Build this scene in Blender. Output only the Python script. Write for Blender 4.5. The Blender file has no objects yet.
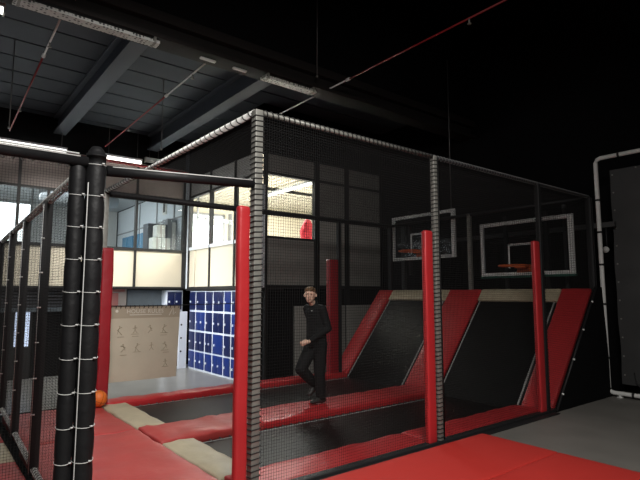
import bpy, bmesh, math, random
from mathutils import Vector, Matrix, noise
R_ = math.radians
random.seed(7)
S = bpy.context.scene
COL = S.collection

# ------------------------------------------------------------------ camera, world, lights, exposure
YAW, PITCH = 0.9019, 0.1068
cam_d = bpy.data.cameras.new('camera'); cam = bpy.data.objects.new('camera', cam_d); COL.objects.link(cam)
cam_d.sensor_width = 36; cam_d.lens = 506.6 / 640 * 36; cam_d.clip_end = 100
Fw = Vector((math.cos(YAW) * math.cos(PITCH), math.sin(YAW) * math.cos(PITCH), math.sin(PITCH)))
Rt = Vector((math.sin(YAW), -math.cos(YAW), 0)); Up = Rt.cross(Fw)
mw = Matrix((Rt, Up, -Fw)).transposed().to_4x4(); mw.translation = Vector((-2.056, -3.446, 1.512))
cam.matrix_world = mw
S.camera = cam
S.view_settings.view_transform = 'Standard'; S.view_settings.look = 'None'
S.view_settings.gamma = 1; S.view_settings.use_curve_mapping = False
S.view_settings.exposure = 0.0
S.cycles.max_bounces = 6; S.cycles.transparent_max_bounces = 16

w = bpy.data.worlds.new('world'); S.world = w; w.use_nodes = True
w.node_tree.nodes['Background'].inputs[0].default_value = (0.55, 0.65, 0.8, 1)
w.node_tree.nodes['Background'].inputs[1].default_value = 0.015

def area(name, loc, target, size, power, col=(1, 1, 1), sy=None, spread=180):
    l = bpy.data.lights.new(name, 'AREA'); l.energy = power; l.color = col; l.shape = 'RECTANGLE'
    l.size = size; l.size_y = sy or size; l.spread = R_(spread)
    o = bpy.data.objects.new(name, l); COL.objects.link(o); o.location = loc
    o.rotation_euler = (Vector(target) - Vector(loc)).to_track_quat('-Z', 'Y').to_euler()
    return o
# unseen area light added over the camera to brighten mats and pads
area('hall_fill', (-1.1, -3.3, 4.3), (0.9, -0.2, 0.3), 1.4, 150, (1.0, 0.97, 0.93), 1.2, 130)
# daylight from the glazed side on the left, beyond the fence
area('daylight_left', (-4.4, 7.6, 2.6), (3.0, 8.1, 1.2), 2.4, 60, (0.9, 0.96, 1.0), 2.0, 44)
# bank of hall tubes over the aisle by the lockers
area('aisle_tubes', (1.3, 7.9, 4.9), (1.8, 9.0, 0), 3.4, 150, (1.0, 0.97, 0.92), 0.5, 105)
# unseen fill added above the entrance to light the banner and mats
area('entrance_fill', (-0.8, 0.9, 4.6), (0.2, 4.3, 0.2), 1.0, 58, (1.0, 0.98, 0.95), 0.6, 125)

# ------------------------------------------------------------------ materials
def mat(name, col, rough=0.6, metal=0.0, var=0.0, vscale=6.0, bump=0.0, bscale=20.0, spec=0.5, emit=None, estr=0.0, coat=0.0, col2=None):
    m = bpy.data.materials.new(name); m.use_nodes = True
    nt = m.node_tree; N = nt.nodes; L = nt.links; b = N['Principled BSDF']
    b.inputs['Base Color'].default_value = (*col, 1); b.inputs['Roughness'].default_value = rough
    b.inputs['Metallic'].default_value = metal; b.inputs['Specular IOR Level'].default_value = spec
    b.inputs['Coat Weight'].default_value = coat
    tc = N.new('ShaderNodeTexCoord')
    if var or col2:
        n = N.new('ShaderNodeTexNoise'); n.inputs['Scale'].default_value = vscale; n.inputs['Detail'].default_value = 5
        L.new(tc.outputs['Object'], n.inputs['Vector'])
        r = N.new('ShaderNodeValToRGB'); r.color_ramp.elements[0].position = 0.3; r.color_ramp.elements[1].position = 0.7
        c2 = col2 or tuple(c * (1 - var) for c in col)
        r.color_ramp.elements[0].color = (*c2, 1); r.color_ramp.elements[1].color = (*col, 1)
        L.new(n.outputs['Fac'], r.inputs[0]); L.new(r.outputs[0], b.inputs['Base Color'])
    if bump:
        n2 = N.new('ShaderNodeTexNoise'); n2.inputs['Scale'].default_value = bscale; n2.inputs['Detail'].default_value = 3
        L.new(tc.outputs['Object'], n2.inputs['Vector'])
        bp = N.new('ShaderNodeBump'); bp.inputs['Strength'].default_value = bump; bp.inputs['Distance'].default_value = 0.02
        L.new(n2.outputs['Fac'], bp.inputs['Height']); L.new(bp.outputs[0], b.inputs['Normal'])
    if emit:
        b.inputs['Emission Color'].default_value = (*emit, 1); b.inputs['Emission Strength'].default_value = estr
    return m
M = {}
M['red'] = mat('red_vinyl', (0.50, 0.026, 0.030), 0.42, var=0.12, vscale=3, bump=0.25, bscale=9)
M['redmat'] = mat('red_mat_vinyl', (0.56, 0.036, 0.028), 0.55, var=0.08, vscale=2, bump=0.08, bscale=14)
M['redfar'] = mat('far_dimmed_red_vinyl', (0.33, 0.014, 0.022), 0.45, var=0.15, vscale=3, bump=0.25, bscale=9)  # red vinyl with the far posts' dimmer light put into its colour
M['redold'] = mat('worn_red_vinyl', (0.50, 0.060, 0.055), 0.45, var=0.2, vscale=2.2, bump=0.35, bscale=5)
M['beige'] = mat('beige_vinyl', (0.52, 0.45, 0.31), 0.45, var=0.18, vscale=5, bump=0.4, bscale=7)
M['foam'] = mat('black_foam', (0.010, 0.010, 0.011), 0.55, bump=0.3, bscale=14, spec=0.35)
M['net'] = mat('black_net_cord', (0.014, 0.014, 0.014), 0.8, spec=0.2)
M['blackpost'] = mat('black_powder_coat', (0.016, 0.016, 0.017), 0.5, spec=0.3)
M['steel'] = mat('galvanised_steel', (0.25, 0.245, 0.22), 0.45, 0.2, var=0.3, vscale=18)
M['whitepipe'] = mat('white_foam_sleeve', (0.74, 0.74, 0.71), 0.5, var=0.15, vscale=12)
M['cord'] = mat('black_lacing_cord', (0.015, 0.015, 0.015), 0.7)
M['tie'] = mat('white_cable_tie', (0.75, 0.75, 0.73), 0.4)
M['bed'] = mat('black_trampoline_bed', (0.008, 0.008, 0.0078), 0.4, spec=0.14, var=0.3, vscale=3.5)
M['web'] = mat('grey_webbing', (0.33, 0.33, 0.32), 0.7)
M['deck'] = mat('grey_deck_floor', (0.20, 0.188, 0.17), 0.55, var=0.22, vscale=1.6, bump=0.05, bscale=40)
M['floor'] = mat('polished_concrete', (0.20, 0.20, 0.19), 0.3, var=0.2, vscale=1.5)
M['blackwall'] = mat('black_paint', (0.005, 0.005, 0.0055), 0.9, var=0.3, vscale=1.2, spec=0.12)
M['darkceil'] = mat('charcoal_deck', (0.058, 0.067, 0.082), 0.7, var=0.12, vscale=2, spec=0.2)
M['beam'] = mat('dark_brown_beam', (0.021, 0.018, 0.017), 0.7, var=0.15, spec=0.2)
M['joist'] = mat('slate_grey_beam', (0.085, 0.097, 0.12), 0.6, spec=0.3)
M['cream'] = mat('cream_panel', (0.66, 0.60, 0.47), 0.6, var=0.05, vscale=2)
M['mauve'] = mat('mauve_plaster', (0.27, 0.23, 0.215), 0.8, var=0.08)
M['mull'] = mat('black_mullion', (0.012, 0.012, 0.012), 0.5)
M['white'] = mat('white_paint', (0.72, 0.76, 0.8), 0.6)
M['clad'] = mat('light_ribbed_cladding', (0.50, 0.49, 0.47), 0.5)
M['lkblue'] = mat('blue_locker_door', (0.004, 0.010, 0.060), 0.4, var=0.15)
M['lkblue2'] = mat('bright_blue_locker_door', (0.006, 0.022, 0.14), 0.4, var=0.15)
M['lkwhite'] = mat('white_locker_frame', (0.66, 0.70, 0.78), 0.4)
M['chrome'] = mat('bright_metal', (0.7, 0.7, 0.7), 0.25, 0.9)
M['tray'] = None
M['lamp'] = mat('lit_tube', (1, 1, 1), emit=(1, 0.97, 0.9), estr=3.0)
M['lampdim'] = mat('frosted_tube', (0.6, 0.6, 0.6), 0.4)
M['redpipe'] = mat('red_pipe_paint', (0.24, 0.010, 0.014), 0.5)
M['whiteprim'] = mat('white_pipe_paint', (0.75, 0.72, 0.70), 0.4)
M['rod'] = mat('zinc_rod', (0.12, 0.12, 0.12), 0.5, 0.5)
M['orange'] = mat('orange_rubber', (0.78, 0.17, 0.02), 0.5, bump=0.2, bscale=120)
M['rim'] = mat('orange_rim_paint', (0.55, 0.10, 0.02), 0.5)
M['bbwhite'] = mat('white_backboard_paint', (0.90, 0.92, 0.90), 0.5)
M['green'] = mat('green_edge_pad', (0.02, 0.13, 0.09), 0.5)
M['tarp'] = mat('charcoal_tarp', (0.045, 0.045, 0.045), 0.6, var=0.2, vscale=3, bump=0.2, bscale=4)
M['carton'] = mat('white_carton', (0.75, 0.74, 0.7), 0.6)
M['cabinet'] = mat('dark_grey_cabinet', (0.10, 0.105, 0.12), 0.5)
M['cabinet2'] = mat('mid_grey_cabinet', (0.30, 0.31, 0.32), 0.5)
M['gblue'] = mat('grey_blue_panel', (0.20, 0.24, 0.27), 0.5, var=0.2, vscale=4)
M['day'] = mat('daylight_pane', (1, 1, 1), emit=(0.93, 0.97, 1.0), estr=3.2)
M['dayblue'] = mat('blue_daylight_pane', (0.5, 0.6, 0.8), emit=(0.55, 0.65, 0.85), estr=1.6)
M['boardgrey'] = mat('grey_board_dimmed_cream', (0.34, 0.33, 0.30), 0.7, var=0.15, vscale=3)
M['banner'] = mat('beige_banner_vinyl', (0.60, 0.54, 0.42), 0.45, var=0.08, vscale=4, bump=0.1, bscale=6)
M['bhead'] = mat('taupe_banner_header', (0.42, 0.36, 0.27), 0.45)
M['print'] = mat('faded_print', (0.36, 0.30, 0.21), 0.5)
M['printlight'] = mat('pale_print', (0.72, 0.69, 0.60), 0.5)
M['skin'] = mat('skin', (0.78, 0.50, 0.37), 0.5, var=0.1, vscale=12)
M['hair'] = mat('short_brown_hair', (0.17, 0.10, 0.05), 0.7, bump=0.5, bscale=90)
M['cloth'] = mat('black_sports_fabric', (0.009, 0.0095, 0.010), 0.8, bump=0.4, bscale=14, spec=0.2)
M['shoe'] = mat('dark_shoe', (0.03, 0.028, 0.026), 0.5)
M['dark'] = mat('dark_pupil', (0.03, 0.02, 0.015), 0.4)
M['lip'] = mat('lip', (0.50, 0.24, 0.19), 0.5)
M['redcloth'] = mat('bright_red_cloth', (0.70, 0.03, 0.05), 0.6)
M['pinkposter'] = mat('pink_poster', (0.55, 0.22, 0.20), 0.6)
M['paleposter'] = mat('pale_poster', (0.52, 0.46, 0.42), 0.6)
M['acwhite'] = mat('white_plastic', (0.62, 0.62, 0.60), 0.4)
M['ceilcream'] = mat('cream_ribbed_ceiling', (0.76, 0.70, 0.58), 0.6)
M['bluebottle'] = mat('blue_glazing_film', (0.12, 0.30, 0.48), 0.25)

def tray_mat():     # perforated galvanised sheet: pattern of real dark holes
    m = mat('perforated_white_tray', (0.5, 0.5, 0.47), 0.5)
    nt = m.node_tree; N = nt.nodes; L = nt.links; b = N['Principled BSDF']
    tc = N.new('ShaderNodeTexCoord'); v = N.new('ShaderNodeTexVoronoi'); v.feature = 'F1'
    v.inputs['Scale'].default_value = 22; v.inputs['Randomness'].default_value = 0.25
    L.new(tc.outputs['Object'], v.inputs['Vector'])
    r = N.new('ShaderNodeValToRGB'); r.color_ramp.elements[0].position = 0.38; r.color_ramp.elements[0].color = (0.05, 0.05, 0.05, 1)
    r.color_ramp.elements[1].position = 0.46; r.color_ramp.elements[1].color = (0.55, 0.55, 0.52, 1)
    L.new(v.outputs['Distance'], r.inputs[0]); L.new(r.outputs[0], b.inputs['Base Color'])
    return m
M['tray'] = tray_mat()
def glass_mat(name, tint, refl, rough=0.03):
    m = bpy.data.materials.new(name); m.use_nodes = True; nt = m.node_tree; N = nt.nodes; L = nt.links
    N.remove(N['Principled BSDF']); out = N['Material Output']
    t = N.new('ShaderNodeBsdfTransparent'); t.inputs[0].default_value = (*tint, 1)
    g = N.new('ShaderNodeBsdfGlossy'); g.inputs['Roughness'].default_value = rough
    lw = N.new('ShaderNodeLayerWeight'); lw.inputs['Blend'].default_value = 0.5
    pw = N.new('ShaderNodeMath'); pw.operation = 'POWER'; pw.inputs[1].default_value = 5; L.new(lw.outputs['Facing'], pw.inputs[0])
    fr = N.new('ShaderNodeMath'); fr.operation = 'MULTIPLY_ADD'; fr.inputs[1].default_value = 0.7; fr.inputs[2].default_value = refl; L.new(pw.outputs[0], fr.inputs[0])
    mx = N.new('ShaderNodeMixShader'); L.new(fr.outputs[0], mx.inputs[0]); L.new(t.outputs[0], mx.inputs[1]); L.new(g.outputs[0], mx.inputs[2])
    L.new(mx.outputs[0], out.inputs[0]); return m
M['glass'] = glass_mat('window_glass', (0.93, 0.96, 0.96), 0.03)
M['bbglass'] = glass_mat('acrylic_backboard', (0.88, 0.90, 0.91), 0.012, 0.10)

# ------------------------------------------------------------------ mesh helpers
SPLIT = {'webbing', 'upright', 'cable_tie', 'caption_line', 'end_cap', 'screw_cap', 'bolt', 'eyelet', 'strap', 'bracket', 'mount', 'grille', 'seam_strip', 'pink_square', 'banner_ring', 'chain_link', 'frame_rail', 'mount_arm'}
class MB:
    def __init__(s): s.v = []; s.f = []
    def box(s, x0, x1, y0, y1, z0, z1):
        n = len(s.v)
        s.v += [(x, y, z) for z in (z0, z1) for y in (y0, y1) for x in (x0, x1)]
        s.f += [tuple(n + i for i in q) for q in ((0, 2, 3, 1), (4, 5, 7, 6), (0, 1, 5, 4), (2, 6, 7, 3), (0, 4, 6, 2), (1, 3, 7, 5))]
        return s
    def hexa(s, P):  # 8 points bottom 4 (ccw) top 4
        n = len(s.v); s.v += [tuple(p) for p in P]
        s.f += [tuple(n + i for i in q) for q in ((3, 2, 1, 0), (4, 5, 6, 7), (0, 1, 5, 4), (1, 2, 6, 5), (2, 3, 7, 6), (3, 0, 4, 7))]
        return s
    def tube(s, a, b, r, n=10, r2=None, cap=True):
        a = Vector(a); b = Vector(b); d = (b - a).normalized()
        u = d.orthogonal().normalized(); v = d.cross(u); k = len(s.v); r2 = r if r2 is None else r2
        for p, rr in ((a, r), (b, r2)):
            for i in range(n):
                t = 2 * math.pi * i / n; s.v.append(tuple(p + (u * math.cos(t) + v * math.sin(t)) * rr))
        for i in range(n):
            j = (i + 1) % n; s.f.append((k + i, k + j, k + n + j, k + n + i))
        if cap: s.f.append(tuple(k + i for i in reversed(range(n)))); s.f.append(tuple(k + n + i for i in range(n)))
        return s
    def path(s, pts, r, n=8, closed=False):
        pts = [Vector(p) for p in pts]; k0 = len(s.v); m = len(pts)
        for i, p in enumerate(pts):
            if closed: d = pts[(i + 1) % m] - pts[i - 1]
            else: d = pts[min(i + 1, m - 1)] - pts[max(i - 1, 0)]
            d.normalize(); ref = Vector((0, 0, 1)) if abs(d.z) < 0.95 else Vector((1, 0, 0))
            u = d.cross(ref).normalized(); v = u.cross(d)
            for j in range(n):
                t = 2 * math.pi * j / n; s.v.append(tuple(p + (u * math.cos(t) + v * math.sin(t)) * r))
        for i in range(m if closed else m - 1):
            a = k0 + i * n; b = k0 + ((i + 1) % m) * n
            for j in range(n):
                jj = (j + 1) % n; s.f.append((a + j, a + jj, b + jj, b + j))
        if not closed: s.f.append(tuple(k0 + j for j in reversed(range(n)))); s.f.append(tuple(k0 + (m - 1) * n + j for j in range(n)))
        return s
    def lathe(s, prof, c, n=20):
        k = len(s.v); m = len(prof)
        for r, z in prof:
            for j in range(n):
                t = 2 * math.pi * j / n; s.v.append((c[0] + r * math.cos(t), c[1] + r * math.sin(t), c[2] + z))
        for i in range(m - 1):
            for j in range(n):
                jj = (j + 1) % n; s.f.append((k + i * n + j, k + i * n + jj, k + (i + 1) * n + jj, k + (i + 1) * n + j))
        s.f.append(tuple(k + j for j in reversed(range(n)))); s.f.append(tuple(k + (m - 1) * n + j for j in range(n)))
        return s
    def build(s, name, m, parent=None, smooth=False, bevel=0, loc=None):
        if parent and name in SPLIT:
            root = list(range(len(s.v)))
            def find(a):
                while root[a] != a: root[a] = root[root[a]]; a = root[a]
                return a
            for f in s.f:
                for q in f[1:]: root[find(q)] = find(f[0])
            groups = {}
            for f in s.f: groups.setdefault(find(f[0]), []).append(f)
            if len(groups) > 1:
                o = None
                for fs in groups.values():
                    ids = sorted({i for f in fs for i in f}); mp = {a: b for b, a in enumerate(ids)}
                    c = MB(); c.v = [s.v[i] for i in ids]; c.f = [tuple(mp[i] for i in f) for f in fs]
                    o = c.build(name, m, parent, smooth, bevel, loc)
                return o
        me = bpy.data.meshes.new(name); me.from_pydata([tuple(p) for p in s.v], [], s.f); me.materials.append(m)
        bm = bmesh.new(); bm.from_mesh(me); bmesh.ops.recalc_face_normals(bm, faces=bm.faces)
        if bevel:
            es = [e for e in bm.edges if len(e.link_faces) == 2 and e.calc_face_angle(0) > 0.6]
            bmesh.ops.bevel(bm, geom=es, offset=bevel, segments=3, profile=0.5, affect='EDGES')
        if loc is not None:
            bmesh.ops.translate(bm, verts=bm.verts, vec=-Vector(loc))
        bm.to_mesh(me); bm.free()
        if smooth or bevel:
            for p in me.polygons: p.use_smooth = True
        o = bpy.data.objects.new(name, me); COL.objects.link(o)
        if loc is not None: o.location = loc
        if parent:
            o.parent = parent; o.location = -Vector(root_loc(parent)) if loc is None else Vector(loc) - Vector(root_loc(parent))
        return o
def root_loc(o):
    v = Vector(o.location)
    while o.parent: o = o.parent; v += Vector(o.location)
    return v
def thing(name, label, cat, loc=(0, 0, 0), group=None):
    o = bpy.data.objects.new(name, None); COL.objects.link(o); o.location = loc; o.empty_display_size = 0.1
    return tag(o, label, cat, group)
def tag(o, label, cat, group=None):
    o['label'] = label; o['category'] = cat
    if group: o['group'] = group
    return o
def struct(name, mb, m, bevel=0, smooth=False):
    o = mb.build(name, m, None, smooth, bevel); o['kind'] = 'structure'; return o
def part_of_struct(name, mb, m, parent): return mb.build(name, m, parent)
def copy_tree(o, parent=None):
    c = o.copy(); COL.objects.link(c); c.parent = parent
    for ch in list(o.children): copy_tree(ch, c)
    return c

def pad_mesh(name, m, L, W, T, bev=0.02, puff=0.01, wr=0.006, seed=0, nx=None, ny=None, parent=None):
    """upholstered slab, origin at its base corner; top crowned, gently wrinkled"""
    nx = nx or max(4, int(L / 0.07)); ny = ny or max(4, int(W / 0.07))
    bm = bmesh.new(); vs = {}
    def key(i, j, k): return (i, j, k)
    def P(i, j, k):
        if (i, j, k) in vs: return vs[(i, j, k)]
        x = L * i / nx; y = W * j / ny; z = T if k else 0
        if k:
            ed = min(x, L - x, y, W - y)
            f = min(1, ed / 0.12); z += puff * (1 - (1 - f) ** 2) - puff * 0.3
            z += wr * (noise.noise(Vector((x * 5 + seed * 3.1, y * 5, seed))) + 0.6 * noise.noise(Vector((x * 13, y * 3 + seed, 1.7 + seed))))
        v = bm.verts.new((x, y, z)); vs[(i, j, k)] = v; return v
    for i in range(nx):
        for j in range(ny):
            bm.faces.new([P(i, j, 1), P(i + 1, j, 1), P(i + 1, j + 1, 1), P(i, j + 1, 1)])
            bm.faces.new([P(i, j + 1, 0), P(i + 1, j + 1, 0), P(i + 1, j, 0), P(i, j, 0)])
    for i in range(nx):
        bm.faces.new([P(i, 0, 0), P(i + 1, 0, 0), P(i + 1, 0, 1), P(i, 0, 1)])
        bm.faces.new([P(i + 1, ny, 0), P(i, ny, 0), P(i, ny, 1), P(i + 1, ny, 1)])
    for j in range(ny):
        bm.faces.new([P(0, j + 1, 0), P(0, j, 0), P(0, j, 1), P(0, j + 1, 1)])
        bm.faces.new([P(nx, j, 0), P(nx, j + 1, 0), P(nx, j + 1, 1), P(nx, j, 1)])
    bmesh.ops.recalc_face_normals(bm, faces=bm.faces)
    es = [e for e in bm.edges if e.calc_face_angle(0) > 0.9]
    bmesh.ops.bevel(bm, geom=es, offset=bev, segments=3, profile=0.5, affect='EDGES')
    me = bpy.data.meshes.new(name); bm.to_mesh(me); bm.free(); me.materials.append(m)
    for p in me.polygons: p.use_smooth = True
    o = bpy.data.objects.new(name, me); COL.objects.link(o)
    if parent: o.parent = parent
    return o

def net_mesh(mb, o, u, v, lu, lv, cell, r=0.0016, sag=0.0):
    """grid of real cords in the plane o + a*u + b*v"""
    o = Vector(o); u = Vector(u); v = Vector(v); nrm = u.cross(v).normalized()
    def strand(a, b, side, off):
        k = len(mb.v)
        for p in (a, b):
            mb.v += [tuple(p + side * r + nrm * off), tuple(p - side * r + nrm * off), tuple(p - side * r + nrm * (off + 1.6 * r)), tuple(p + side * r + nrm * (off + 1.6 * r))]
        for i in range(4):
            j = (i + 1) % 4; mb.f.append((k + i, k + j, k + 4 + j, k + 4 + i))
    n = int(round(lu / cell))
    for i in range(n + 1):
        p = o + u * (lu * i / n); strand(p, p + v * lv, u, 0)
    n = int(round(lv / cell))
    for i in range(n + 1):
        p = o + v * (lv * i / n); strand(p, p + u * lu, v, -r)
    return mb

def helix(mb, a, b, rad, pitch, r, n=10):
    a = Vector(a); b = Vector(b); d = b - a; L = d.length; d.normalize()
    u = d.orthogonal().normalized(); v = d.cross(u); N = int(L / pitch * n)
    mb.path([a + d * (L * i / N) + (u * math.cos(2 * math.pi * i / n) + v * math.sin(2 * math.pi * i / n)) * rad for i in range(N + 1)], r, 5)
    return mb

# ------------------------------------------------------------------ structure: floors, walls, ceiling
FZ = -0.45
struct('floor', MB().box(-6, 12, -9, 16.5, FZ - 0.1, FZ), M['floor'])
struct('trim_1', MB().box(-3.4, 6.35, -7.0, -0.001, FZ, 0.0).box(6.35, 7.25, -7, -0.001, FZ, 0), M['deck'])['label'] = 'grey raised deck in front of the cage'
struct('trim_2', MB().box(-2.8, 6.25, 0.0, 4.6, FZ, -0.08), M['blackwall'])['label'] = 'black deck below the trampolines'
# black side wall on the right and rear walls
struct('wall_right', MB().box(7.35, 7.5, -9, 6.4, FZ, 7.2), M['blackwall'])
struct('wall_rear', MB().box(-6, 7.35, -9.2, -9, FZ, 7.2), M['blackwall'])
struct('wall_left', MB().box(-6.2, -6, -9, 16.5, FZ, 7.2), M['blackwall'])
# ceiling over the front of the hall: black
struct('ceiling', MB().box(-6.2, 7.5, -9.2, 3.4, 7.2, 7.3), M['blackwall'])
# lower metal-deck ceiling behind the main beam, with real seams
mb = MB(); y = 3.25
while y < 16.4:
    mb.box(-6, 12, y, min(y + 0.66, 16.5), 5.75, 5.80); mb.box(-6, 12, y + 0.66, y + 0.70, 5.79, 5.83); y += 0.70
struct('ceiling_deck', mb, M['darkceil'])
# bulkhead and main beam
struct('trim_3', MB().box(-6, 7.5, 2.95, 3.25, 5.30, 7.2), M['blackwall'])
struct('trim_4', MB().box(-6, 7.5, 2.93, 3.27, 5.16, 5.30).box(-6, 7.5, 3.04, 3.16, 4.98, 5.16).box(-6, 7.5, 2.93, 3.27, 4.92, 4.98), M['beam'], bevel=0.004)
for i, x in enumerate((-2.0, 0.23, 2.50)):
    struct('trim_%d' % (5 + i), MB().box(x, x + 0.28, 3.3, 9.75, 5.71, 5.75).box(x + 0.10, x + 0.18, 3.3, 9.75, 5.39, 5.71).box(x, x + 0.28, 3.3, 9.75, 5.34, 5.39), M['joist'], bevel=0.004)
# wall A (straight ahead on the left), its upper band, panels and mullions
YA = 9.8; XB = 3.722; YC = 5.883
struct('wall_back', MB().box(-6, 3.62, YA, YA + 0.12, 4.95, 5.75), M['blackwall'])
struct('wall_back_band', MB().box(-6, 3.60, YA - 0.01, YA + 0.12, 4.02, 4.95), M['mauve'])
# lower wall recessed behind the lockers
struct('wall_back_lower', MB().box(-6, 4.3, 10.35, 10.45, FZ, 1.72), M['blackwall'])
struct('trim_8', MB().box(-6, 4.3, YA + 0.0, 10.45, 1.64, 1.70), M['mull'])
mb = MB()
for x0, x1 in ((-5.9, -4.35), (-4.3, -2.75), (-2.7, -1.1), (-1.05, 0.20), (0.26, 1.05), (1.10, 2.27), (2.33, 3.60)):
    mb.box(x0, x1, YA, YA + 0.06, 1.71, 2.64)
struct('wall_back_panels', mb, M['cream'])
mb = MB().box(-6, 3.66, YA - 0.03, YA + 0.07, 2.64, 2.71).box(-6, 3.66, YA - 0.03, YA + 0.07, 1.66, 1.71).box(-6, 3.66, YA - 0.03, YA + 0.07, 3.97, 4.03)
for x in (-4.32, -2.72, -1.07, 0.23, 1.07, 2.30, 3.66, 3.60):
    mb.box(x - 0.028, x + 0.028, YA - 0.035, YA + 0.075, 1.66, 4.03)
mb.box(2.27, 2.33, YA - 0.035, YA + 0.02, 4.0, 4.95).box(-0.42, -0.36, YA - 0.035, YA + 0.02, 2.7, 4.95).box(3.57, 3.63, YA - 0.035, YA + 0.02, 4.0, 4.8)
struct('trim_9', mb, M['mull'])
g = MB().box(-0.9, 3.6, YA + 0.02, YA + 0.028, 2.71, 3.97)
o = struct('window_1', g, M['glass'])
# wall B, turning towards the camera
struct('trim_10', MB().box(3.69, 3.80, YA - 0.16, YA + 0.1, 1.66, 4.7), M['white'])
mb = MB()
for y0, y1 in ((9.28, 9.62), (8.40, 9.24), (7.12, 8.35), (6.0, 7.06)):
    mb.box(XB, XB + 0.06, y0, y1, 1.71, 2.70)
struct('wall_side_panels', mb, M['cream'])
mb = MB().box(XB - 0.03, XB + 0.07, YC, 9.7, 2.70, 2.78)
struct('trim_11', mb, M['white'])
mb = MB().box(XB - 0.03, XB + 0.07, YC, 9.7, 1.64, 1.71).box(XB - 0.03, XB + 0.07, YC, 9.7, 4.14, 4.20)
for yy in (9.64, 8.38, 7.09):
    mb.box(XB - 0.035, XB + 0.075, yy - 0.025, yy + 0.025, 1.66, 4.70)
struct('trim_12', mb, M['mull'])
mb = MB(); z = 4.20
while z < 4.68: mb.box(XB, XB + 0.05, YC + 0.1, 9.66, z, z + 0.034); mb.box(XB + 0.012, XB + 0.05, YC + 0.1, 9.66, z + 0.034, z + 0.055); z += 0.055
struct('wall_side_cladding', mb, M['clad'])
struct('wall_side_top', MB().box(XB, XB + 0.1, YC, YA, 4.70, 5.75), M['blackwall'])
struct('window_2', MB().box(XB + 0.02, XB + 0.028, YC + 0.12, 9.62, 2.78, 4.14), M['glass'])
struct('wall_side_lower', MB().box(4.22, 4.30, YC + 0.1, 10.35, FZ, 1.72), M['blackwall'])
struct('trim_13', MB().box(XB, 4.3, YC, YA, 1.60, 1.64), M['mull'])
# wall C facing the camera behind the cage
mb = MB()
for x0, x1 in ((3.84, 5.14), (5.28, 6.08), (6.22, 7.30)):
    mb.box(x0, x1, YC, YC + 0.06, 1.72, 2.76); mb.box(x0, x1, YC, YC + 0.06, 4.22, 4.62)
for x0, x1 in ((5.28, 6.08), (6.22, 7.30)):
    mb.box(x0, x1, YC, YC + 0.06, 2.76, 3.26); mb.box(x0, x1, YC, YC + 0.06, 3.32, 4.16)
struct('wall_cage_panels', mb, M['boardgrey'])  # cream panels in dim light, the dimness put into a grey colour
mb = MB().box(XB, 7.35, YC - 0.02, YC + 0.07, 4.16, 4.22).box(XB, 7.35, YC - 0.02, YC + 0.07, 3.255, 3.32).box(3.84, 5.2, YC - 0.02, YC + 0.07, 2.74, 2.79).box(XB, 7.35, YC - 0.02, YC + 0.07, 1.64, 1.72)
for x0, x1 in ((3.78, 3.84), (5.14, 5.28), (6.08, 6.22), (7.30, 7.35)):
    mb.box(x0, x1, YC - 0.03, YC + 0.08, FZ, 4.62)
struct('trim_14', mb, M['mull'])
struct('trim_15', MB().box(XB - 0.03, XB + 0.05, YC - 0.03, YC + 0.05, 1.66, 3.9), M['white'])
struct('window_3', MB().box(3.84, 5.14, YC + 0.02, YC + 0.028, 2.79, 4.16), M['glass'])
struct('wall_cage_top', MB().box(XB, 7.5, YC, YC + 0.1, 4.62, 5.75), M['blackwall'])
struct('wall_cage_lower', MB().box(XB, 7.35, YC + 0.02, YC + 0.12, FZ, 1.66), M['blackwall'])
# low grey boards on wall C behind the cage
for i, (x0, x1) in enumerate(((4.58, 6.06), (6.10, 7.2))):
    struct('trim_%d' % (16 + i), MB().box(x0, x1, YC - 0.05, YC + 0.02, FZ, 1.25), M['boardgrey'], bevel=0.006)
# bright office room behind walls B and C
struct('floor_office', MB().box(XB + 0.08, 12, YC + 0.1, 12.4, 2.45, 2.55), M['carton'])
mb = MB(); x = XB + 0.08
while x < 12: mb.box(x, x + 0.15, YC + 0.1, 12.4, 4.62, 4.66); mb.box(x + 0.15, x + 0.22, YC + 0.1, 12.4, 4.65, 4.68); x += 0.22
struct('ceiling_office', mb, M['ceilcream'])
struct('wall_office_back', MB().box(XB + 0.08, 12, 12.3, 12.4, 2.5, 4.7), M['ceilcream'])
struct('wall_office_right', MB().box(12, 12.1, YC, 12.4, 2.5, 4.7), M['ceilcream'])
struct('trim_18', MB().box(XB + 0.1, 12, 8.9, 8.95, 4.54, 4.62), M['mull'])
w4 = struct('window_4', MB().box(4.3, 6.05, 12.24, 12.28, 2.75, 4.16), M['day'])
MB().box(4.22, 4.30, 12.2, 12.3, 2.7, 4.25).box(6.05, 6.13, 12.2, 12.3, 2.7, 4.25).box(4.22, 6.13, 12.2, 12.3, 4.16, 4.24).box(6.30, 6.36, 12.1, 12.3, 2.6, 4.3).box(6.75, 6.80, 12.1, 12.3, 2.6, 4.3).build('window_frame', M['cabinet2'], w4)
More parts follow.
